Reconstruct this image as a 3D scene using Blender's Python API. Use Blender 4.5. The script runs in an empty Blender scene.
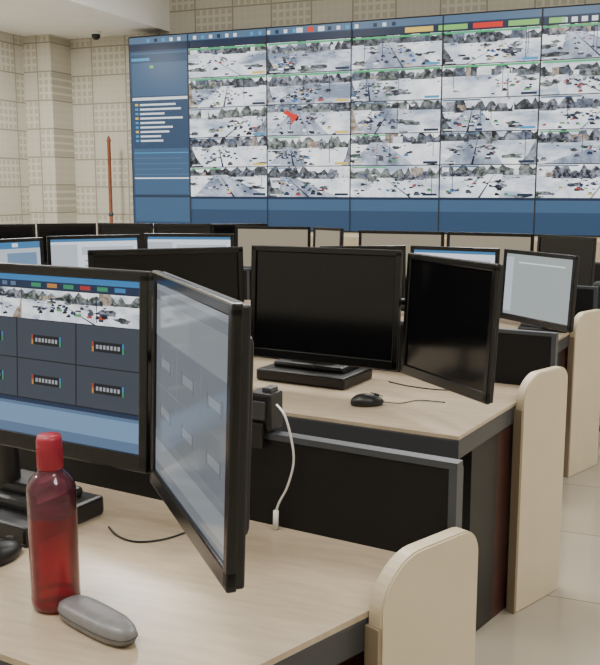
import bpy, bmesh, math, random
from mathutils import Vector, Matrix
random.seed(7)
A=math.radians(22); CA,SA=math.cos(A),math.sin(A)
H=1.37; DESK=0.72; FL=0.04
def F(X,Y,z=0.0): return Vector((X*CA-Y*SA, X*SA+Y*CA, z))
def lin(c):
    o=[]
    for v in c[:3]:
        v=v/255.0
        o.append(v/12.92 if v<=0.04045 else ((v+0.055)/1.055)**2.4)
    return (o[0],o[1],o[2],1.0)
# ---------------------------------------------------------------- materials
def mat(name,rgb,rough=0.5,metal=0.0,spec=0.5,emit=0.0,ecol=None,noise=0.0,nscale=20,bump=0.0,stretch=(1,1,1)):
    m=bpy.data.materials.new(name); m.use_nodes=True
    nt=m.node_tree; b=nt.nodes['Principled BSDF']
    c=lin(rgb)
    b.inputs['Base Color'].default_value=c
    b.inputs['Roughness'].default_value=rough
    b.inputs['Metallic'].default_value=metal
    b.inputs['Specular IOR Level'].default_value=spec
    if emit>0:
        b.inputs['Emission Color'].default_value=lin(ecol or rgb)
        b.inputs['Emission Strength'].default_value=emit
    if noise>0 or bump>0:
        tc=nt.nodes.new('ShaderNodeTexCoord'); mp=nt.nodes.new('ShaderNodeMapping')
        mp.inputs['Scale'].default_value=stretch
        n=nt.nodes.new('ShaderNodeTexNoise'); n.inputs['Scale'].default_value=nscale; n.inputs['Detail'].default_value=5
        nt.links.new(tc.outputs['Object'],mp.inputs['Vector']); nt.links.new(mp.outputs[0],n.inputs['Vector'])
        if noise>0:
            r=nt.nodes.new('ShaderNodeValToRGB')
            r.color_ramp.elements[0].position=0.3; r.color_ramp.elements[1].position=0.7
            r.color_ramp.elements[0].color=tuple([x*(1-noise) for x in c[:3]]+[1])
            r.color_ramp.elements[1].color=tuple([min(1,x*(1+noise)) for x in c[:3]]+[1])
            nt.links.new(n.outputs['Fac'],r.inputs[0]); nt.links.new(r.outputs[0],b.inputs['Base Color'])
        if bump>0:
            bp=nt.nodes.new('ShaderNodeBump'); bp.inputs['Strength'].default_value=bump; bp.inputs['Distance'].default_value=0.002
            nt.links.new(n.outputs['Fac'],bp.inputs['Height']); nt.links.new(bp.outputs[0],b.inputs['Normal'])
    return m
def scr(name,rgb,e=1.0,rough=.35):
    return mat(name,(10,10,12),rough=rough,spec=0.3,emit=e,ecol=rgb)
def escr(name,c1,c2,scale,e,st=(1,1,1),p=(.38,.62)):
    """emissive picture area mottled between two colours"""
    m=scr(name,c1,e); nt=m.node_tree; L=nt.links.new; N=nt.nodes.new
    tc=N('ShaderNodeTexCoord'); mp=N('ShaderNodeMapping'); mp.inputs['Scale'].default_value=st
    n=N('ShaderNodeTexNoise'); n.inputs['Scale'].default_value=scale; n.inputs['Detail'].default_value=8; n.inputs['Roughness'].default_value=.66
    r=N('ShaderNodeValToRGB'); r.color_ramp.elements[0].position=p[0]; r.color_ramp.elements[1].position=p[1]
    r.color_ramp.elements[0].color=lin(c1); r.color_ramp.elements[1].color=lin(c2)
    L(tc.outputs['Object'],mp.inputs[0]); L(mp.outputs[0],n.inputs[0]); L(n.outputs['Fac'],r.inputs[0]); L(r.outputs[0],nt.nodes['Principled BSDF'].inputs['Emission Color'])
    return m

M_black=mat('black_plastic',(20,20,22),0.4,noise=0.1,nscale=60)
M_blackgloss=mat('black_gloss_bezel',(12,12,14),0.22)
M_offscr=mat('switched_off_screen',(10,10,12),0.12,spec=0.4)
M_desk=mat('desk_laminate',(178,162,138),0.26,noise=0.09,nscale=12,stretch=(1,6,1))
M_panel=mat('cream_laminate',(204,191,164),0.4,noise=0.03,nscale=9)
M_grey=mat('grey_aluminium',(70,74,80),0.4,metal=0.3)
M_edge=mat('charcoal_edge',(56,57,60),0.4)
M_lip=mat('tan_edge_band',(140,125,104),0.45)
M_brown=mat('mahogany_board',(60,30,25),0.4,noise=0.3,nscale=8,stretch=(1,1,8))
M_white=mat('white_plastic',(225,225,222),0.4)
M_ceil=mat('ceiling_paint',(245,245,242),0.8,noise=0.02,nscale=3)
M_trim=mat('skirting_paint',(120,104,84),0.5)

def wallmat(name,axis):
    m=bpy.data.materials.new(name); m.use_nodes=True; nt=m.node_tree; L=nt.links.new; N=nt.nodes.new
    b=nt.nodes['Principled BSDF']; b.inputs['Roughness'].default_value=0.75
    tc=N('ShaderNodeTexCoord'); sp=N('ShaderNodeSeparateXYZ'); cb=N('ShaderNodeCombineXYZ')
    L(tc.outputs['Object'],sp.inputs[0]); L(sp.outputs[axis],cb.inputs[0]); L(sp.outputs['Z'],cb.inputs[1])
    def brick(w,h,mo,sm=0.1):
        t=N('ShaderNodeTexBrick'); t.offset=0.0; t.squash=1.0
        t.inputs['Scale'].default_value=1.0; t.inputs['Brick Width'].default_value=w; t.inputs['Row Height'].default_value=h
        t.inputs['Mortar Size'].default_value=mo; t.inputs['Mortar Smooth'].default_value=sm
        L(cb.outputs[0],t.inputs['Vector']); return t
    j=brick(0.6,0.42,0.012); p=brick(0.1,0.105,0.018)
    ck=N('ShaderNodeTexChecker'); mp=N('ShaderNodeMapping'); mp.inputs['Scale'].default_value=(1/.6,1/.42,1); mp.inputs['Location'].default_value=(0,0,.5)
    L(cb.outputs[0],mp.inputs[0]); L(mp.outputs[0],ck.inputs['Vector']); ck.inputs['Scale'].default_value=1.0
    ck.inputs['Color1'].default_value=(0.25,0.25,0.25,1); ck.inputs['Color2'].default_value=(1,1,1,1)
    mul=N('ShaderNodeMath'); mul.operation='MULTIPLY'; L(p.outputs['Fac'],mul.inputs[0]); L(ck.outputs['Color'],mul.inputs[1])
    mul2=N('ShaderNodeMath'); mul2.operation='MULTIPLY'; L(mul.outputs[0],mul2.inputs[0]); mul2.inputs[1].default_value=0.65
    base=N('ShaderNodeMixRGB'); base.inputs[1].default_value=lin((196,191,176)); base.inputs[2].default_value=lin((176,171,155)); L(ck.outputs['Color'],base.inputs[0])
    mx=N('ShaderNodeMixRGB'); L(base.outputs[0],mx.inputs[1]); mx.inputs[2].default_value=lin((212,208,194))
    L(mul2.outputs[0],mx.inputs[0])
    mx2=N('ShaderNodeMixRGB'); mx2.inputs[2].default_value=lin((148,142,126)); L(mx.outputs[0],mx2.inputs[1]); L(j.outputs['Fac'],mx2.inputs[0])
    L(mx2.outputs[0],b.inputs['Base Color'])
    return m
M_wx=wallmat('acoustic_panels_x','X'); M_wy=wallmat('acoustic_panels_y','Y')

def floormat():
    m=bpy.data.materials.new('polished_tiles'); m.use_nodes=True; nt=m.node_tree; L=nt.links.new; N=nt.nodes.new
    b=nt.nodes['Principled BSDF']; b.inputs['Roughness'].default_value=0.12
    tc=N('ShaderNodeTexCoord'); t=N('ShaderNodeTexBrick'); t.offset=0.0
    t.inputs['Scale'].default_value=1.0; t.inputs['Brick Width'].default_value=0.6; t.inputs['Row Height'].default_value=0.6
    t.inputs['Mortar Size'].default_value=0.003; t.inputs['Color1'].default_value=lin((158,149,133)); t.inputs['Color2'].default_value=lin((165,157,141)); t.inputs['Mortar'].default_value=lin((120,110,96))
    L(tc.outputs['Object'],t.inputs['Vector'])
    n=N('ShaderNodeTexNoise'); n.inputs['Scale'].default_value=2.5; n.inputs['Detail'].default_value=6; L(tc.outputs['Object'],n.inputs['Vector'])
    mx=N('ShaderNodeMixRGB'); mx.blend_type='MULTIPLY'; mx.inputs[0].default_value=0.35
    L(t.outputs['Color'],mx.inputs[1]); L(n.outputs['Fac'],mx.inputs[2]); 
    mx3=N('ShaderNodeMixRGB'); mx3.inputs[0].default_value=0.5; L(t.outputs['Color'],mx3.inputs[1]); L(mx.outputs[0],mx3.inputs[2])
    L(mx3.outputs[0],b.inputs['Base Color']); return m
M_floor=floormat()

# ---------------------------------------------------------------- mesh builder
class MB:
    def __init__(s,name): s.name=name; s.bm=bmesh.new(); s.mats=[]
    def _m(s,m):
        if m not in s.mats: s.mats.append(m)
        return s.mats.index(m)
    def merge(s,t,m,M=None,smooth=False):
        if M is not None: t.transform(M)
        i=s._m(m)
        for f in t.faces: f.material_index=i; f.smooth=smooth
        me=bpy.data.meshes.new('t'); t.to_mesh(me); t.free(); s.bm.from_mesh(me); bpy.data.meshes.remove(me)
    def box(s,c,d,m,M=None,bev=0.0,seg=2,rz=0.0,rx=0.0,smooth=False,ry=0.0):
        t=bmesh.new(); bmesh.ops.create_cube(t,size=1.0)
        t.transform(Matrix.Diagonal((d[0],d[1],d[2],1)))
        if bev>0: bmesh.ops.bevel(t,geom=t.edges[:],offset=bev,segments=seg,affect='EDGES',profile=0.5)
        T=Matrix.Translation(c)@Matrix.Rotation(rz,4,'Z')@Matrix.Rotation(ry,4,'Y')@Matrix.Rotation(rx,4,'X')
        s.merge(t,m,(M@T) if M is not None else T,smooth)
    def quad(s,pts,m,M=None):
        i=s._m(m)
        if M is not None: pts=[M@Vector(p) for p in pts]
        f=s.bm.faces.new([s.bm.verts.new(p) for p in pts]); f.material_index=i
    def prism(s,pts,z0,z1,m,bev=0.0,M=None):
        t=bmesh.new(); vs=[t.verts.new((p[0],p[1],z0)) for p in pts]
        f=t.faces.new(vs); r=bmesh.ops.extrude_face_region(t,geom=[f])
        bmesh.ops.translate(t,verts=[v for v in r['geom'] if isinstance(v,bmesh.types.BMVert)],vec=(0,0,z1-z0))
        bmesh.ops.recalc_face_normals(t,faces=t.faces[:])
        if bev>0:
            bmesh.ops.bevel(t,geom=[e for e in t.edges if abs(e.verts[0].co.z-e.verts[1].co.z)<1e-6],offset=bev,segments=2,affect='EDGES',profile=0.5)
        s.merge(t,m,M)
    def lathe(s,prof,m,M=None,n=40,smooth=True):
        t=bmesh.new(); rings=[]
        for r,z in prof:
            if r<1e-6: rings.append([t.verts.new((0,0,z))])
            else: rings.append([t.verts.new((r*math.cos(2*math.pi*k/n),r*math.sin(2*math.pi*k/n),z)) for k in range(n)])
        for a,b in zip(rings,rings[1:]):
            for k in range(n):
                k2=(k+1)%n
                if len(a)==1 and len(b)==1: continue
                if len(a)==1: t.faces.new((a[0],b[k2],b[k]))
                elif len(b)==1: t.faces.new((a[k],a[k2],b[0]))
                else: t.faces.new((a[k],a[k2],b[k2],b[k]))
        bmesh.ops.recalc_face_normals(t,faces=t.faces[:])
        s.merge(t,m,M,smooth)
    def tube(s,pts,r,m,n=10,M=None,sub=0):
        pts=[Vector(p) for p in pts]
        if sub:
            out=[]
            P=[pts[0]]+pts+[pts[-1]]
            for i in range(1,len(P)-2):
                for k in range(sub):
                    u=k/sub; a,b,c,d=P[i-1],P[i],P[i+1],P[i+2]
                    out.append(0.5*((2*b)+(c-a)*u+(2*a-5*b+4*c-d)*u*u+(3*b-a-3*c+d)*u**3))
            out.append(pts[-1]); pts=out
        t=bmesh.new(); rings=[]; up=Vector((0,0,1))
        for i,p in enumerate(pts):
            d=(pts[min(i+1,len(pts)-1)]-pts[max(i-1,0)]).normalized()
            x=d.cross(up)
            if x.length<0.05: x=d.cross(Vector((1,0,0)))
            x.normalize(); y=d.cross(x)
            rings.append([t.verts.new(p+r*(math.cos(2*math.pi*k/n)*x+math.sin(2*math.pi*k/n)*y)) for k in range(n)])
        for a,b in zip(rings,rings[1:]):
            for k in range(n): t.faces.new((a[k],a[(k+1)%n],b[(k+1)%n],b[k]))
        t.faces.new(rings[0][::-1]); t.faces.new(rings[-1])
        bmesh.ops.recalc_face_normals(t,faces=t.faces[:])
        s.merge(t,m,M,True)
    def done(s,M=None):
        me=bpy.data.meshes.new(s.name+'_mesh'); s.bm.to_mesh(me); s.bm.free()
        for m in s.mats: me.materials.append(m)
        o=bpy.data.objects.new(s.name,me); bpy.context.scene.collection.objects.link(o)
        if M is not None: o.matrix_world=M
        return o
def simple_box(name,lo,hi,m):
    b=MB(name); c=[(a+d)/2 for a,d in zip(lo,hi)]; d=[hi[i]-lo[i] for i in range(3)]
    b.box((0,0,0),d,m); return b.done(Matrix.Translation(c))

# ---------------------------------------------------------------- room shell
XL,XR,YB,YF,ZC,ZS=-9.16,4.6,12.0,-2.6,4.4,3.62
simple_box('floor',(XL-.2,YF-.2,-.1),(XR+.2,YB+.2,FL),M_floor)
simple_box('ceiling',(XL-.2,YF-.2,ZC),(XR+.2,YB+.2,ZC+.1),M_ceil)
simple_box('wall_back',(XL-.2,YB,FL),(XR+.2,YB+.2,ZC),M_wx)
simple_box('wall_left',(XL-.2,YF,FL),(XL,YB,ZC),M_wy)
simple_box('wall_right',(XR,YF,FL),(XR+.2,YB,ZC),M_wy)
simple_box('wall_front',(XL,YF-.2,FL),(XR,YF,ZC),M_wx)
simple_box('ceiling_soffit',(XL,YF,ZS),(-6.9,YB,ZC),M_ceil)
simple_box('corner_column_1',(XL,YB-.5,FL),(XL+.5,YB,ZS),M_wx)  # square column in the back left corner, floor to soffit
simple_box('baseboard_back',(XL+.5,YB-.02,FL),(-7.7,YB,.14),M_trim)
simple_box('baseboard_left',(XL,YF,FL),(XL+.02,YB-.5,.14),M_trim)

# ---------------------------------------------------------------- CCTV pictures (flat artwork shown on screens)
def picset(tag,sc,e):
    g={}
    g['bg']=[escr(tag+'_snow',(150,166,188),(250,252,255),sc*1.0,e,(.5,1,1.4)),escr(tag+'_haze',(120,134,158),(236,242,250),sc*.9,e,(.4,1,1.4),(.40,.56)),escr(tag+'_bright',(196,206,220),(252,253,255),sc*.8,e)]
    g['tree']=[escr(tag+'_trees',(16,20,26),(112,120,128),sc*4.5,e,p=(.42,.66)),escr(tag+'_trees2',(34,44,42),(150,158,156),sc*4.5,e,p=(.42,.66)),escr(tag+'_street',(24,28,40),(150,154,168),sc*5,e,p=(.44,.64))]
    g['road']=[escr(tag+'_road',(196,206,220),(250,252,255),sc*1.0,e),escr(tag+'_road2',(110,122,144),(190,200,214),sc*1.0,e)]
    g['dark']=[scr(tag+'_car_dark',(16,20,28),e),scr(tag+'_car_navy',(28,44,72),e),scr(tag+'_car_grey',(66,72,84),e)]
    g['bld']=[escr(tag+'_bld_grey',(84,90,102),(156,160,170),sc*6,e),escr(tag+'_bld_tan',(100,90,82),(176,162,148),sc*6,e),escr(tag+'_bld_slate',(44,52,68),(110,120,138),sc*6,e),escr(tag+'_bld_pale',(196,200,206),(240,242,246),sc*5,e)]
    g['col']=[scr(tag+'_car_yel',(206,188,96),e),scr(tag+'_car_blue',(60,110,172),e),scr(tag+'_car_red',(160,62,56),e),scr(tag+'_car_green',(84,146,96),e)]
    g['white']=scr(tag+'_white',(250,252,255),e)
    return g
def picture(b,x0,x1,z0,z1,y0,dy,g,seed,M=None,dens=1.0):
    R=random.Random(seed); n=[0]
    W=x1-x0; Hh=z1-z0
    def poly(pts,m):
        n[0]+=1
        q=[(x0+W*min(1,max(0,u)),y0-dy*n[0],z0+Hh*min(1,max(0,w))) for u,w in pts]
        b.quad(q,m,M)
    def rect(u0,u1,w0,w1,m,sh=0):
        if u1<=0 or u0>=1 or w1<=0 or w0>=1: return
        poly([(u0,w0),(u1,w0),(u1+sh,w1),(u0+sh,w1)],m)
    asp=Hh/W
    poly([(0,0),(1,0),(1,1),(0,1)],R.choice(g['bg']))
    hz=R.uniform(.60,.84)
    def jag(u0,u1,w0,wa,wb,m,k=16):
        top=[(u1-(u1-u0)*i/k,min(1,w0+R.uniform(wa,wb))) for i in range(k+1)]
        poly([(u0,w0),(u1,w0)]+top,m)
    jag(0,1,hz-.06,.10,.38,R.choice(g['tree']),26)
    for i in range(R.randint(2,6)):
        u=R.uniform(0,.9); w=R.uniform(.04,.16); h=R.uniform(.06,.3); rect(u,u+w,hz-.05,hz+h,R.choice(g['bld']))
    for i in range(2):
        u=R.uniform(-.1,.8); jag(max(0,u),min(1,u+R.uniform(.15,.4)),hz-.10,.05,.25,R.choice(g['tree']),12)
    vp=R.uniform(.15,.85); bl=R.uniform(-.3,.25); br=bl+R.uniform(.5,1.0)
    a,c=max(0,bl),min(1,br)
    poly([(a,0),(c,0),(min(1,vp+.09),hz-.03),(max(0,vp-.07),hz-.03)],R.choice(g['road']))
    for sgn in (-1,1):
        for i in range(R.randint(3,6)):
            w=R.uniform(.02,hz-.03); t=w/hz
            edge=(a if sgn<0 else c)*(1-t)+vp*t
            u=edge+sgn*R.uniform(.05,.34)*(1.15-t); r=R.uniform(.025,.085)*(1.25-t)
            pts=[]
            for q in range(13):
                an=q/13*2*math.pi; rr=r*R.uniform(.5,1.4); pts.append((u+rr*math.cos(an)*1.5,w+rr*math.sin(an)/asp*.42))
            if 0<u<1: poly(pts,R.choice(g['tree']))
    t0=R.uniform(.3,.7)
    poly([(a+(c-a)*t0,0),(a+(c-a)*t0+.025,0),(vp+.004,hz-.02),(vp,hz-.02)],R.choice(g['dark']+[g['bld'][0]]))
    if R.random()<.55:
        k=R.uniform(.08,.2)
        poly([(0,0),(k,0),(k*.7,.15),(k*.4,.35),(.02,R.uniform(.4,.8)),(0,.8)] if R.random()<.5 else [(1-k,0),(1,0),(1,.8),(1-.02,R.uniform(.4,.8)),(1-k*.5,.3)],R.choice(g['tree']+g['bld'][:3]))
    for i in range(int(R.randint(20,44)*dens)):
        t=R.random()**.65; w=t*(hz-.03); s=(1.12-t)
        lane=R.choice([-.15,.08,.2,.3,.45,.62,.72,.84,.95,1.1]); u=(a+(c-a)*lane)*(1-t)+vp*t+R.uniform(-.03,.03)
        if t>.75: u=R.uniform(0,.96)
        cw=(.046*s+.008)*R.uniform(.7,1.3); chh=cw/asp*.36; sh=R.uniform(-.01,.01)
        m=R.choice(g['dark']*5+g['col']+[g['white'],g['bld'][0]])
        rect(u,u+cw,w,w+chh,m,sh)
        if s>.35: rect(u+cw*.15+sh,u+cw*.8+sh,w+chh,w+chh*1.6,R.choice(g['dark']+[g['bld'][3]]),sh*.5)
    for i in range(R.randint(0,2)):
        u=R.uniform(.05,.95); rect(u,u+.007,R.uniform(.05,.3),min(1,hz+.2),R.choice(g['dark']))
    return n[0]
G_wall=picset('wallpic',3.2,1.5); G_desk=picset('deskpic',30,1.25)

# ---------------------------------------------------------------- video wall
CW,CH=1.255,0.426; VX0=-6.6; VZ0=1.24; NCOL=8
yw=YB-0.45
K=yw/YB
def vx(x): return x*K
def vz(z): return H+(z-H)*K
M_vblue=scr('wall_ui_blue',(70,104,138),1.0); M_vblue2=scr('wall_ui_darkblue',(52,80,112),1.0); M_vblue3=scr('wall_ui_navy',(34,52,80),.9)
M_vbar=scr('wall_ui_bar',(92,122,152),1.0); M_vwhite=scr('wall_ui_white',(228,234,240),1.3)
M_vgreen=scr('wall_ui_green',(70,190,120),1.1); M_vred=scr('wall_ui_red',(224,50,40),1.2); M_vyel=scr('wall_ui_yellow',(235,200,90),1.2); M_vlg=scr('wall_ui_lime',(140,205,110),1.1); M_vcyan=scr('wall_ui_cyan',(70,160,210),1.1)
M_seam=mat('video_seam',(16,18,24),0.5)
v=MB('video_wall')
xl,xr=vx(-7.60),vx(VX0+CW*NCOL)
zb,zt=vz(0.77),vz(3.57)
v.box(((xl+xr)/2,yw+.22,(zb+zt)/2),(xr-xl+.04,.44,zt-zb+.04),M_seam,bev=.01)
def vq(x0,x1,z0,z1,m,l=1):
    y=yw-0.002-0.0012*l
    v.quad([(x0,y,z0),(x1,y,z0),(x1,y,z1),(x0,y,z1)],m)
fx0=vx(VX0)
vq(xl,xr,zb,zt,M_vblue2,0)
vq(fx0,xr,vz(VZ0-.19),vz(VZ0-.012),M_vblue,1)
vq(fx0,xr,zb,vz(VZ0-.20),M_vblue2,1)
vq(fx0,xr,vz(VZ0-.035),vz(VZ0-.0),M_vblue3,2)
vq(xl,xr,vz(3.48),zt,M_vbar,1); vq(xl,xr,vz(3.375),vz(3.47),M_vblue3,1)
for i in range(30):
    x=vx(-7.3+i*0.13)
    if i%7==5: continue
    vq(x,x+.05,vz(3.49),vz(3.54),random.choice([M_vwhite,M_vblue3,M_vcyan,M_vcyan]),2)
for i in range(3):
    x=vx(-4.9+i*.16); vq(x,x+.09,vz(3.485),vz(3.55),M_vwhite if i!=1 else M_vred,3)
for x,w,m in ((-3.35,.38,M_vyel),(-2.9,.38,M_vlg),(-2.45,.38,M_vred),(-2.0,.38,M_vlg),(-1.5,.2,M_vlg),(.3,.4,M_vyel),(1.0,.4,M_vlg)):
    vq(vx(x),vx(x+w),vz(3.39),vz(3.455),m,3)
for i in range(14):
    x=vx(-1.35+i*.12); vq(x,x+.07,vz(3.39),vz(3.45),M_vwhite,3)
sd=0
for c in range(NCOL):
    for r in range(5):
        sd+=1
        x0=vx(VX0+c*CW); x1=vx(VX0+(c+1)*CW); z1=vz(VZ0+(r+1)*CH); z0=vz(VZ0+r*CH)
        picture(v,x0,x1,z0,z1,yw-.004,.00009,G_wall,sd*17+3,dens=1.4)
        if r in (4,3): vq(x0+.02,x1-.02,z1-.035,z1-.012,M_vgreen,17)
        else: vq(x0+.02,x0+.5,z1-.03,z1-.014,random.choice([M_vblue,M_vgreen,M_vbar]),17)
        vq(x1-.22,x1-.03,z0+.02,z0+.05,random.choice([M_vyel,M_vblue3,M_vcyan,M_vblue3]),17)
        vq(x0+.04,x0+.2,z0+.02,z0+.035,M_vwhite,17)
        vq(x0,x1,z1-.006,z1+.006,M_seam,18)
for c in range(NCOL+1):
    x=vx(VX0+c*CW); vq(x-.009,x+.009,zb,zt,M_seam,18)
rx,rz=vx(-4.98),vz(2.34)
t=[(.0,-.10),(.08,-.02),(.11,.03),(.04,.05),(-.06,.10),(-.12,.06),(-.03,.02),(.01,-.03)]
v.quad([(rx+a,yw-.0245,rz+b) for a,b in t],M_vred)
cx0,cx1=xl+.03,fx0-.03
vq(cx0,cx1,vz(2.72),vz(3.35),M_vblue,1); vq(cx0,cx1,vz(3.20),vz(3.32),M_vblue2,2)
vq(cx0,cx0+.3,vz(3.23),vz(3.27),M_vcyan,3); vq(cx0+.3,cx0+.36,vz(3.12),vz(3.16),M_vlg,3)
vq(cx0,cx1,vz(2.66),vz(2.70),M_vwhite,2)
vq(cx0,cx1,vz(1.98),vz(2.65),M_vblue2,1)
for i in range(9):
    z=vz(2.58-i*.066); vq(cx0+.04,cx0+.09,z,z+.03,M_vcyan if i%3 else M_vyel,2); vq(cx0+.12,cx0+random.uniform(.35,.85),z,z+.026,M_vwhite,2)
vq(cx0,cx1,vz(1.27),vz(1.95),M_vblue,1)
for i in range(5): vq(cx0,cx1-.1*(i%2),vz(1.88-i*.08),vz(1.893-i*.08),M_vcyan if i==0 else M_vbar,2)
vq(cx0,cx1,vz(1.5),vz(1.52),M_vwhite,2)
vq(xl,fx0,vz(1.235),vz(1.25),M_seam,3)
vq(cx0,cx1,vz(.86),vz(1.22),M_vblue,1)
for i in range(6): vq(cx0+.05+i*.12,cx0+.11+i*.12,vz(.80),vz(.83),random.choice([M_vcyan,M_vred,M_vyel,M_vwhite]),2)
v.done()
b=MB('video_wall_plinth'); b.box(((xl+xr)/2,yw+.23,(zb-.02+FL)/2),(xr-xl,.42,zb-.02-FL),M_panel)
for i in range(8): b.box((xl+.6+i*1.2,yw+.018,(zb)/2+.02),(1.1,.02,zb-.2),M_desk,bev=.004)
b.done()

# ---------------------------------------------------------------- consoles
def off(p,d,s): return (p[0]+d[0]*s,p[1]+d[1]*s)
def nrm(a,b):
    d=Vector((b[0]-a[0],b[1]-a[1])); d.normalize(); return d
M_blackpanel=mat('black_fabric_panel',(13,13,15),0.5,noise=.15,nscale=120,spec=.3)
def console(front,P,rear):
    C=front[0]; R=rear[0]; b=MB('control_desk')
    poly=[F(*p) for p in ([C]+([P] if P else [])+rear+front[:0:-1])]
    b.prism(poly,DESK-.010,DESK,M_desk)
    b.prism(poly,DESK-.065,DESK-.0102,M_edge,bev=.004)
    for i in range(len(rear)-1):
        a,c=rear[i],rear[i+1]; d=nrm(a,c); n=Vector((d[1],-d[0]))
        if n[1]<0: n=-n
        A0,A1=Vector(a),Vector(c)
        if i==0: A0=A0+d*.022
        q=[A0,A1,A1+n*.026,A0+n*.026]
        b.prism([F(*x) for x in q],.08,.892,M_blackpanel)
        q=[A0-n*.002-d*.005,A1-n*.002,A1+n*.024,A0+n*.024-d*.005]
        b.prism([F(*x) for x in q],.892,.904,M_grey)
        q=[A0-n*.003-d*.005,A0-n*.003+d*.010,A0+n*.028+d*.010,A0+n*.028-d*.005]
        b.prism([F(*x) for x in q],FL,.892,M_grey)
        q=[A0+n*.001,A1+n*.001,A1+n*.025,A0+n*.025]
        b.prism([F(*x) for x in q],FL,.08,M_edge)
    dl=nrm(front[0],front[1]); e=nrm(C,R); C2,R2=Vector(C),Vector(R)
    L=(R2-C2).length
    a=C2+e*(L*.30)+dl*.06; c=R2-e*.06+dl*.05
    m_=a+(c-a)*.38
    b.prism([F(*m_),F(*c),F(*(c+dl*.42)),F(*(m_+dl*.42))],FL,DESK-.065,M_brown)
    b.prism([F(*a),F(*m_),F(*(m_+dl*.42)),F(*(a+dl*.42))],FL,DESK-.065,M_black)
    a2=Vector(front[-1]); c2=Vector(rear[-1]); 
    b.prism([F(*(a2-dl*.05+e*.05)),F(*(c2-dl*.05)),F(*c2),F(*(a2+e*.05))],FL,DESK-.065,M_brown)
    if P:
        P2=Vector(P); ee=nrm(P,R); w=(R2-P2).length; n=Vector((ee[1],-ee[0]))
        pts=[(0,FL),(w,FL)]
        top=.805; r1,r2=.045,.09
        for k in range(9):
            t=k/8*math.pi/2; pts.append((w-r1+r1*math.cos(t),top-r1+r1*math.sin(t)))
        for k in range(11):
            t=math.pi/2+k/10*math.pi/2; pts.append((r2+r2*math.cos(t),top-.012-r2*.8+r2*.8*math.sin(t)+.012*max(0,math.sin(t))**3))
        t=bmesh.new(); f=t.faces.new([t.verts.new((x,0,z)) for x,z in pts])
        r=bmesh.ops.extrude_face_region(t,geom=[f]); bmesh.ops.translate(t,verts=[q for q in r['geom'] if isinstance(q,bmesh.types.BMVert)],vec=(0,-.03,0))
        bmesh.ops.recalc_face_normals(t,faces=t.faces[:])
        bmesh.ops.bevel(t,geom=[ed for ed in t.edges if abs(ed.verts[0].co.y-ed.verts[1].co.y)<1e-6],offset=.003,segments=2,affect='EDGES')
        o=F(*P2); ex=(F(*R2)-F(*P2)).normalized(); ey=Vector((-ex[1],ex[0],0))
        Mx=Matrix(((ex[0],ey[0],0,o[0]),(ex[1],ey[1],0,o[1]),(0,0,1,0),(0,0,0,1)))
        b.merge(t,M_panel,Mx)
        b.box((-.003,-.015,.37),(.008,.028,.70-.04),M_lip,M=Mx)
    return b.done()
ld=(-.87,.49)
console([(-.17,1.04),off((-.17,1.04),ld,2.0)],(.105,1.312),[(.285,1.475),off((.285,1.475),(-.862,.506),2.35)])
console([(.42,2.305),off((.42,2.305),ld,2.6)],(.66,2.69),[(.845,2.865),off((.845,2.865),ld,3.0)])
console([(1.02,3.68),(-.4,4.48),(-2.3,4.30)],(1.225,4.04),[(1.425,4.24),(-.3,5.24),(-2.3,5.15)])
console([(1.62,5.00),(-.7,6.2)],(1.83,5.40),[(2.03,5.60),(-.3,6.85)])
console([(-.05,6.90),(-3.1,6.65)],None,[(.05,7.62),(-3.1,7.5)])

# ---------------------------------------------------------------- monitors
S_white=scr('screen_white',(222,229,238),1.2); S_white2=scr('screen_pale',(194,204,214),1.05); S_blue=scr('screen_blue',(70,130,180),1.0)
S_tan=scr('screen_tan',(176,164,142),0.8); S_slate=scr('screen_slate',(64,72,84),0.95); S_slate2=scr('screen_slate_line',(30,34,42),0.8)
S_navy=scr('screen_navy',(34,52,82),0.9); S_band=scr('screen_band',(118,150,184),1.0); S_band2=scr('screen_band2',(90,116,148),1.0)
S_red=scr('screen_red',(176,60,60),.9); S_green=scr('screen_green',(60,150,110),.9); S_cy=scr('screen_cyan',(60,130,190),.95); S_or=scr('screen_orange',(200,140,70),.9)
S_txt=scr('screen_caption',(170,174,180),.9)
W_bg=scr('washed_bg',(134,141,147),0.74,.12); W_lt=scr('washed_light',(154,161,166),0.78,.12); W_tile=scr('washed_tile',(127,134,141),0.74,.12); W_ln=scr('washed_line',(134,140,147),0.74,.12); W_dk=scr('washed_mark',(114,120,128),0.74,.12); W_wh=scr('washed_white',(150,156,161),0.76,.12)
S_grey=scr('screen_grey',(176,186,186),0.9)
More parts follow.
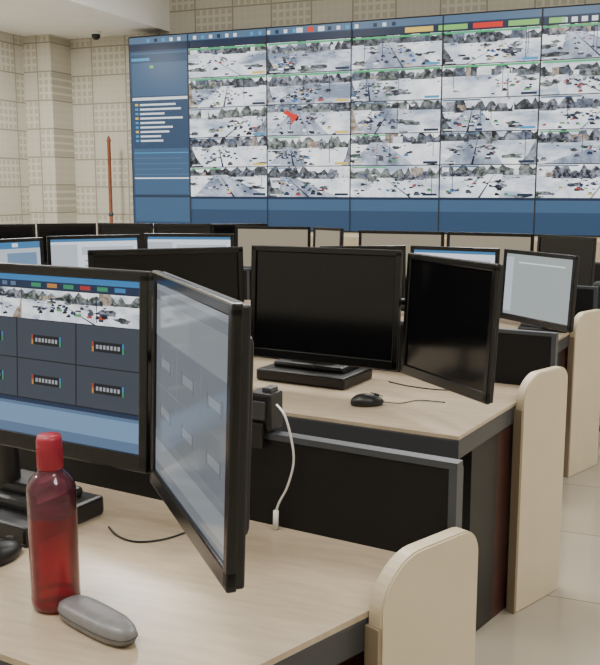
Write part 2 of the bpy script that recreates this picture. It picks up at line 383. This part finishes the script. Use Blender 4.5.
def monitor(Lp,Rp,ztop,zbot,kind,tilt=3.0,bz=.020,bb=.030):
    l=F(*Lp); r=F(*Rp); W=(r-l).length; Hh=(ztop-zbot)/math.cos(math.radians(tilt))
    ex=(r-l)/W; ey=Vector((-ex[1],ex[0],0)); c=(l+r)/2
    Mx=Matrix(((ex[0],ey[0],0,c[0]),(ex[1],ey[1],0,c[1]),(0,0,1,zbot),(0,0,0,1)))@Matrix.Rotation(-math.radians(tilt),4,'X')
    b=MB('computer_monitor')
    W-=.004
    b.box((0,.015,Hh/2),(W-.004,.018,Hh-.004),M_black,bev=.004)
    b.box((0,.034,Hh*.5),(W*.78,.026,Hh*.74),M_black,bev=.012)
    b.box((0,.052,Hh*.48),(W*.34,.02,Hh*.4),M_black,bev=.006)
    b.box((0,.006,Hh-bz/2),(W,.014,bz),M_blackgloss,bev=.003); b.box((0,.006,bb/2),(W,.014,bb),M_blackgloss,bev=.003)
    for s in (-1,1): b.box((s*(W/2-bz/2),.006,Hh/2),(bz,.014,Hh-.01),M_blackgloss,bev=.003)
    x0,x1,z0,z1=-W/2+bz,W/2-bz,bb,Hh-bz
    def q(u0,u1,v0,v1,m,ly=0):
        y=.0055-.0005*ly
        X=lambda u:x0+(x1-x0)*u
        Z=lambda w:z1-(z1-z0)*w
        b.quad([(X(u0),y,Z(v1)),(X(u1),y,Z(v1)),(X(u1),y,Z(v0)),(X(u0),y,Z(v0))],m)
    if kind=='off': q(0,1,0,1,M_offscr)
    elif kind=='white':
        q(0,1,0,1,S_white); q(0,1,0,.05,S_blue,1); q(0,.3,.1,.9,S_white2,1); q(.35,.95,.15,.3,S_white2,1); q(0,1,.94,1,S_navy,1)
        for i in range(4): q(.38,.9-.1*i,.4+.1*i,.42+.1*i,S_band,2)
    elif kind=='blue':
        q(0,1,0,1,S_white2); q(0,1,0,.12,S_blue,1); q(.1,.6,.02,.08,S_cy,2); q(.62,.7,.02,.09,S_white,2); q(.05,.45,.2,.9,S_white,1); q(.55,.95,.2,.5,S_band,1)
    elif kind=='tan': q(0,1,0,1,S_tan); q(0,1,.9,1,S_slate,1)
    elif kind=='grey': q(0,1,0,1,S_grey); q(.0,.12,.05,.95,S_white2,1); q(.2,.9,.12,.14,S_white,1)
    elif kind in('ui','wash'):
        ui=kind=='ui'
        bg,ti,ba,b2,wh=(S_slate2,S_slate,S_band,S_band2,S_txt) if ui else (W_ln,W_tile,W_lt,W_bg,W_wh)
        q(0,1,0,1,bg)
        q(0,1,0,.035,S_cy if ui else W_lt,1); q(0,1,.035,.08,S_navy if ui else W_bg,1)
        if ui:
            for i,m in enumerate([S_green,S_or,S_green,S_red,S_green,S_cy]): q(.42+i*.09,.475+i*.09,.045,.070,m,2)
            for i in range(6): q(.05+i*.05,.08+i*.05,.045,.07,S_band2,2)
            def pic(u0,u1,v0,v1,sd):
                X=lambda u:x0+(x1-x0)*u
                Z=lambda w:z1-(z1-z0)*w
                picture(b,X(u0),X(u1),Z(v1),Z(v0),.0050,.000016,G_desk,sd,dens=1.2)
            pic(0,.36,.085,.27,91); pic(.362,1,.085,.27,97)
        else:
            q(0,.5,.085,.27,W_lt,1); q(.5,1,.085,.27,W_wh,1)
        nc=3
        for i in range(nc):
            for j in range(2):
                a,c0=i/nc+.003,.275+j*.25
                q(a,(i+1)/nc-.003,c0,c0+.243,ti,1)
                if ui:
                    q(a+.085,a+.25,c0+.092,c0+.152,S_slate2,2)
                    for k in range(7): q(a+.106+k*.0185,a+.118+k*.0185,c0+.110,c0+.134,wh,3)
                    for uu,m3,m4 in ((.084,S_red,S_or),(.240,S_cy,S_green)):
                        q(a+uu,a+uu+.010,c0+.092,c0+.12,m3,3); q(a+uu,a+uu+.010,c0+.12,c0+.152,m4,3)
                else:
                    q(a+.09,a+.24,c0+.1,c0+.14,W_wh,2); q(a+.08,a+.098,c0+.085,c0+.155,W_dk,3); q(a+.235,a+.253,c0+.085,c0+.155,W_dk,3)
        q(0,1,.775,.82,S_navy if ui else W_bg,1); q(0,1,.82,.94,ba,1); q(0,1,.94,1,b2,1)
        if ui: q(0,1,.80,.82,S_band2,2)
        if ui:
            for s in (-1,1):
                b.box((s*.0035-.012,-.0016,bb*.5),(.0022,.001,.014),M_white,ry=s*.45)
    o=b.done(Mx)
    bk=Mx@Vector((0,.060,Hh*.48)); return o,bk
def rig(base,backs,bw=.30,bd=.20,ang=-30,th=.022):
    b=MB('monitor_stand'); p=F(*base,DESK)
    R=Matrix.Translation(p)@Matrix.Rotation(A+math.radians(ang),4,'Z')
    b.box((0,0,th/2),(bw,bd,th),M_black,M=R,bev=.008)
    b.box((0,.015,th+.010),(bw*.8,bd*.62,.024),M_black,M=R,bev=.01)
    b.box((0,.02,th+.028),(bw*.5,bd*.4,.024),M_black,M=R,bev=.01)
    zc=sum(k[2] for k in backs)/len(backs)
    bkc=min(backs,key=lambda k:(Vector((k[0],k[1]))-Vector((p[0],p[1]))).length)
    top=Vector((bkc[0]+ (p[0]-bkc[0])*.4,bkc[1]+(p[1]-bkc[1])*.4,zc))
    ft=Vector((p[0],p[1],DESK+.03))
    b.tube([ft,Vector((ft[0],ft[1],zc-.05)),Vector((top[0],top[1],zc))],.022,M_black,n=14,sub=6)
    for k in backs:
        b.tube([top,Vector(k)],.014,M_black,n=10)
    return b.done()
# row 1
m1,b1=monitor((-.672,1.70),(-.257,1.460),1.234,.892,'ui',3,.019,.030)
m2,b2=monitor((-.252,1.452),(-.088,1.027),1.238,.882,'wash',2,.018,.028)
rig((-.575,1.72),[b1],.30,.21,th=.04)
# row 2
_,c1=monitor((-.170,2.935),(.295,2.675),1.185,.82,'off',3)
_,c2=monitor((.301,2.664),(.480,2.255),1.180,.818,'off',3)
_,c3=monitor((-.65,2.76),(-.178,2.935),1.18,.835,'off',3)
rig((.05,3.03),[c1],.34,.22,th=.04)
# row 3 right group
_,d1=monitor((.55,4.565),(.955,4.335),1.08,.76,'white',3)
_,d2=monitor((.965,4.33),(1.175,3.87),1.08,.745,'grey',3)
_,d3=monitor((.10,4.50),(.543,4.57),1.08,.76,'off',3)
# row 3 left group
_,e1=monitor((-.885,5.10),(-.37,5.05),1.115,.775,'white',2)
_,e2=monitor((-1.37,4.885),(-.895,5.095),1.11,.77,'white',2)
_,e3=monitor((-1.70,4.52),(-1.38,4.88),1.105,.77,'blue',2)
# row 4
_,f1=monitor((.90,5.58),(1.38,5.33),1.10,.76,'tan',2)
_,f2=monitor((.37,5.80),(.89,5.585),1.10,.76,'tan',2)
_,f3=monitor((1.39,5.325),(1.60,4.93),1.10,.765,'off',2)
_,g1=monitor((-.46,6.33),(.07,6.18),1.105,.765,'tan',2)
_,g2=monitor((.08,6.175),(.27,5.97),1.105,.765,'tan',2)
# row 5
pts=[(-2.55,6.93),(-2.08,7.13),(-1.63,7.25),(-1.17,7.17),(-.70,7.08),(-.25,7.17)]
hb=[]
for i,(a,c) in enumerate(zip(pts,pts[1:])):
    a2=Vector(a)+ (Vector(c)-Vector(a))*.01; hb.append(monitor(tuple(a2),c,1.09,.75,'off',2)[1])
def stand_for(bk):
    b=MB('monitor_stand'); x,y=bk[0],bk[1]
    R=Matrix.Translation((x,y,DESK))@Matrix.Rotation(A-math.radians(20),4,'Z')
    b.box((0,.0,.008),(.22,.16,.016),M_black,M=R,bev=.005)
    b.tube([(x,y,DESK+.01),(x,y,bk[2])],.018,M_black,n=12)
    return b.done()
for k in (d1,d2,d3,e1,e2,e3,f1,f2,f3,g1,g2,hb[0],hb[1],hb[2],hb[3],hb[4],c3): stand_for(k)
for main,wing in ((b1,b2),(c1,c2)):
    b=MB('monitor_arm')
    outw=(F(.6,.8)).normalized()*.10
    b.tube([Vector(main)+Vector((0,0,.03)),Vector(main)*.4+Vector(wing)*.6+outw*.9+Vector((0,0,.03)),Vector(wing)],.012,M_black,n=10,sub=6)
    b.done()

# ---------------------------------------------------------------- desk things
def transl(name,rgb,trgb,alpha,rough=.2):
    m=bpy.data.materials.new(name); m.use_nodes=True; nt=m.node_tree; nt.nodes.remove(nt.nodes['Principled BSDF'])
    out=nt.nodes['Material Output']; tr=nt.nodes.new('ShaderNodeBsdfTransparent'); tr.inputs[0].default_value=lin(trgb)
    pb=nt.nodes.new('ShaderNodeBsdfPrincipled'); pb.inputs['Base Color'].default_value=lin(rgb); pb.inputs['Roughness'].default_value=rough
    mx=nt.nodes.new('ShaderNodeMixShader'); mx.inputs[0].default_value=alpha
    gl=nt.nodes.new('ShaderNodeBsdfGlossy'); gl.inputs['Roughness'].default_value=.08
    fr=nt.nodes.new('ShaderNodeFresnel'); fr.inputs[0].default_value=1.45; m2=nt.nodes.new('ShaderNodeMixShader')
    nt.links.new(tr.outputs[0],mx.inputs[1]); nt.links.new(pb.outputs[0],mx.inputs[2])
    nt.links.new(fr.outputs[0],m2.inputs[0]); nt.links.new(mx.outputs[0],m2.inputs[1]); nt.links.new(gl.outputs[0],m2.inputs[2]); nt.links.new(m2.outputs[0],out.inputs[0]); return m
M_bot=transl('tinted_bottle_plastic',(136,74,92),(214,150,164),.32,.2); M_liq=transl('red_drink',(150,36,52),(214,88,100),.50,.2); M_cap=mat('red_cap',(156,34,52),.4,noise=.05,nscale=30)
b=MB('water_bottle'); r=.0375
b.lathe([(0,.002),(r*.86,0),(r*.97,.006),(r,.014),(r,.06),(r,.152)],M_liq)
b.lathe([(r*.96,.154),(0,.1545)],M_liq)
b.lathe([(r,.152),(r,.185),(r*.985,.196),(r*.86,.208),(r*.62,.217),(r*.5,.224),(r*.47,.232)],M_bot)
cap=[(r*.50,.224),(r*.53,.226),(r*.52,.270),(r*.46,.277),(0,.2775)]
b.lathe([(r*.45,.224)]+cap,M_cap,n=36)
for k in range(24):
    a=k/24*2*math.pi; b.box((r*.52*math.cos(a),r*.52*math.sin(a),.243),(.0012,.0012,.03),M_cap,rz=a)
b.lathe([(r*1.005,.012),(r*1.012,.016),(r*1.005,.020)],M_liq)
b.done(Matrix.Translation(F(-.384,1.333,DESK)))
M_case=mat('case_shell',(128,127,128),.45,metal=.2,noise=.10,nscale=60,bump=.15)
b=MB('glasses_case')
def sup(a,e): c=math.cos(a); return math.copysign(abs(c)**e,c)
t=bmesh.new(); rings=[]
for (s,z) in ((.80,.0),(.95,.004),(1.0,.011),(1.0,.015),(.97,.022),(.88,.027),(.70,.030),(.35,.0315)):
    ring=[]
    for k in range(48):
        a=2*math.pi*k/48; ring.append(t.verts.new((.084*sup(a,.62)*(s if s>.8 else s+.06),.027*sup(a-math.pi/2,.75)*s*(1-.10*math.cos(a)),z)))
    rings.append(ring)
for p,q in zip(rings,rings[1:]):
    for k in range(48): t.faces.new((p[k],p[(k+1)%48],q[(k+1)%48],q[k]))
t.faces.new(rings[0][::-1]); t.faces.new(rings[-1]); bmesh.ops.recalc_face_normals(t,faces=t.faces[:])
b.merge(t,M_case,None,True)
b.tube([(.0845*sup(a,.62),.0273*sup(a-math.pi/2,.75)*(1-.10*math.cos(a)),.013) for a in [k/48*2*math.pi for k in range(49)]],.0009,M_edge,n=6)
b.done(Matrix.Translation(F(-.302,1.255,DESK))@Matrix.Rotation(A-math.radians(42),4,'Z'))
def mouse(X,Y,ang,cable=True):
    b=MB('computer_mouse'); t=bmesh.new(); bmesh.ops.create_uvsphere(t,u_segments=32,v_segments=16,radius=1)
    for vv in t.verts:
        x,y,z=vv.co; vv.co=(x*.031*(1-.1*y*y),y*.052,max(z,-.35)*.026*(1-.18*y)+.0095)
    b.merge(t,M_black,None,True)
    b.box((0,.030,.031),(.005,.016,.008),M_edge,bev=.002,rx=-.35)
    b.box((0,.03,.0315),(.0012,.04,.003),M_blackgloss,rx=-.35)
    if cable:
        b.tube([(0,.05,.008),(.01,.10,.004),(-.02,.17,.003),(.02,.24,.003)],.0016,M_black,n=6,sub=8)
    return b.done(Matrix.Translation(F(X,Y,DESK))@Matrix.Rotation(A+math.radians(ang),4,'Z'))
mouse(-.535,1.505,-30,False); mouse(.203,2.655,-80)
M_cbl=mat('cable_rubber',(24,24,26),.5)
z=DESK+.002
b=MB('power_cable')
b.tube([F(-.37,1.66,z),F(-.34,1.61,z),F(-.30,1.585,z),F(-.25,1.60,z),F(-.20,1.65,z),F(-.15,1.69,z)],.0018,M_cbl,n=6,sub=8)
b.done()
b=MB('power_cable')
b.tube([F(.30,2.98,z),F(.36,2.91,z),F(.44,2.86,z),F(.52,2.85,z),F(.60,2.89,z),F(.64,2.91,z)],.002,M_cbl,n=6,sub=8)
b.done()
# clamp-on socket box + white lead
rl=lambda X:1.475+(.285-X)*(.506/.862)
b=MB('clamp_socket_box'); pc=F(-.072,rl(-.072)+.01,.904)
R=Matrix.Translation(pc)@Matrix.Rotation(A-math.radians(30.4),4,'Z')
b.box((0,.008,.041),(.055,.05,.075),M_black,M=R,bev=.006); b.box((0,-.022,-.004),(.03,.010,.05),M_black,M=R,bev=.003)
b.box((0,-.020,.045),(.036,.008,.036),M_edge,M=R,bev=.002); b.box((.012,.008,.082),(.02,.03,.012),M_edge,M=R,bev=.003)
b.done()
b=MB('charging_cable')
b.tube([F(-.044,rl(-.044)-.012,.965),F(-.028,rl(-.028)-.03,.950),F(-.016,rl(-.016)-.025,.905),F(-.012,rl(-.012)-.02,.86),F(-.024,rl(-.024)-.018,.81),F(-.040,rl(-.040)-.018,.775),F(-.046,rl(-.046)-.018,.755)],.0022,M_white,n=8,sub=8)
b.tube([F(-.046,rl(-.046)-.018,.758),F(-.047,rl(-.047)-.02,.7215)],.0055,M_white,n=10)
b.done()

# ---------------------------------------------------------------- office chair
M_fab=mat('chair_mesh_fabric',(34,36,38),.8,noise=.2,nscale=80); M_tag=mat('chair_green_trim',(70,120,70),.6)
def chair(X,Y,ang):
    b=MB('office_chair'); 
    b.box((0,0,.45),(.46,.44,.08),M_fab,bev=.03,seg=3); b.box((0,-.23,.68),(.42,.06,.38),M_fab,bev=.025,seg=3,rx=.12)
    b.box((0,-.255,.855),(.20,.03,.03),M_tag,bev=.008)
    b.box((0,-.23,.5),(.08,.03,.2),M_black,bev=.005)
    b.tube([(0,0,.08),(0,0,.42)],.028,M_grey,n=14)
    for s in (-1,1):
        b.tube([(s*.21,.05,.45),(s*.27,.05,.50),(s*.27,.05,.60)],.014,M_black,n=8,sub=4); b.box((s*.27,.0,.61),(.06,.22,.03),M_black,bev=.01)
    for k in range(5):
        a=k*2*math.pi/5; b.tube([(0,0,.11),(.27*math.cos(a),.27*math.sin(a),.07)],.016,M_black,n=8)
        b.lathe([(0,-.012),(.026,-.012),(.03,0),(.026,.012),(0,.012)],M_black,M=Matrix.Translation((.27*math.cos(a),.27*math.sin(a),.030))@Matrix.Rotation(a,4,'Z')@Matrix.Rotation(math.pi/2,4,'X'),n=16)
    return b.done(Matrix.Translation(F(X,Y,FL))@Matrix.Rotation(A+math.radians(ang),4,'Z'))
chair(1.76,4.62,-25)

# ---------------------------------------------------------------- wall things
b=MB('security_camera'); c=(-7.88,11.55,ZS)
b.lathe([(0,0),(.075,0),(.075,-.03),(.06,-.045)],M_white,n=28)
b.lathe([(.06,-.04),(.065,-.06),(.058,-.09),(.035,-.115),(0,-.125)],M_blackgloss,n=28)
b.done(Matrix.Translation(c))
M_pole=mat('varnished_pole',(128,72,44),.4,noise=.2,nscale=10)
b=MB('wooden_pole')
b.lathe([(0,0),(.13,0),(.13,.02),(.05,.05),(.026,.08),(.026,2.0),(.036,2.02),(.026,2.06),(.01,2.09),(0,2.10)],M_pole,n=20)
b.lathe([(.026,.9),(.036,.91),(.036,.95),(.026,.96)],M_grey,n=20)
b.done(Matrix.Translation((-7.82,11.7,FL)))

# ---------------------------------------------------------------- lights
M_lamp=mat('lamp_diffuser',(250,250,245),.5,emit=3.0,ecol=(252,252,250))
for x in (-5.2,-1.6,2.2):
    for y in (0.2,4.0,7.8):
        b=MB('ceiling_light'); b.box((0,0,-.02),(1.25,1.25,.04),M_white,bev=.005); b.box((0,0,-.043),(1.15,1.15,.006),M_lamp); b.done(Matrix.Translation((x,y,ZC)))
        ld_=bpy.data.lights.new('ceiling_panel_light','AREA'); ld_.shape='SQUARE'; ld_.size=1.15; ld_.energy=118 if y>1 else 95; ld_.color=(1,.975,.94)
        o=bpy.data.objects.new('ceiling_panel_light',ld_); o.location=(x,y,ZC-.06); bpy.context.scene.collection.objects.link(o)
for y in (1.0,5.5,9.4):  # unseen fill fixtures, added under the soffit to brighten the far left
    b=MB('added_downlight'); b.lathe([(0,0),(.11,0),(.11,-.012),(.09,-.012),(.09,-.006),(0,-.006)],M_white,n=28); b.lathe([(0,-.007),(.088,-.007)],M_lamp,n=28); b.done(Matrix.Translation((-8.0,y,ZS)))
    ld_=bpy.data.lights.new('fill_downlight','AREA'); ld_.shape='DISK'; ld_.size=.4; ld_.energy=100; ld_.color=(1,.98,.95)
    o=bpy.data.objects.new('fill_downlight',ld_); o.location=(-8.0,y,ZS-.03); bpy.context.scene.collection.objects.link(o)
w=bpy.data.worlds.new('World'); bpy.context.scene.world=w; w.use_nodes=True
w.node_tree.nodes['Background'].inputs[0].default_value=(.8,.85,.9,1); w.node_tree.nodes['Background'].inputs[1].default_value=.5

# ---------------------------------------------------------------- camera
cd=bpy.data.cameras.new('camera'); cam=bpy.data.objects.new('camera',cd); bpy.context.scene.collection.objects.link(cam)
cd.sensor_fit='HORIZONTAL'; cd.sensor_width=36; cd.lens=54; cd.clip_start=.05
cam.location=(0,0,H); cam.rotation_euler=(math.radians(90-9.15),0,A)
bpy.context.scene.camera=cam
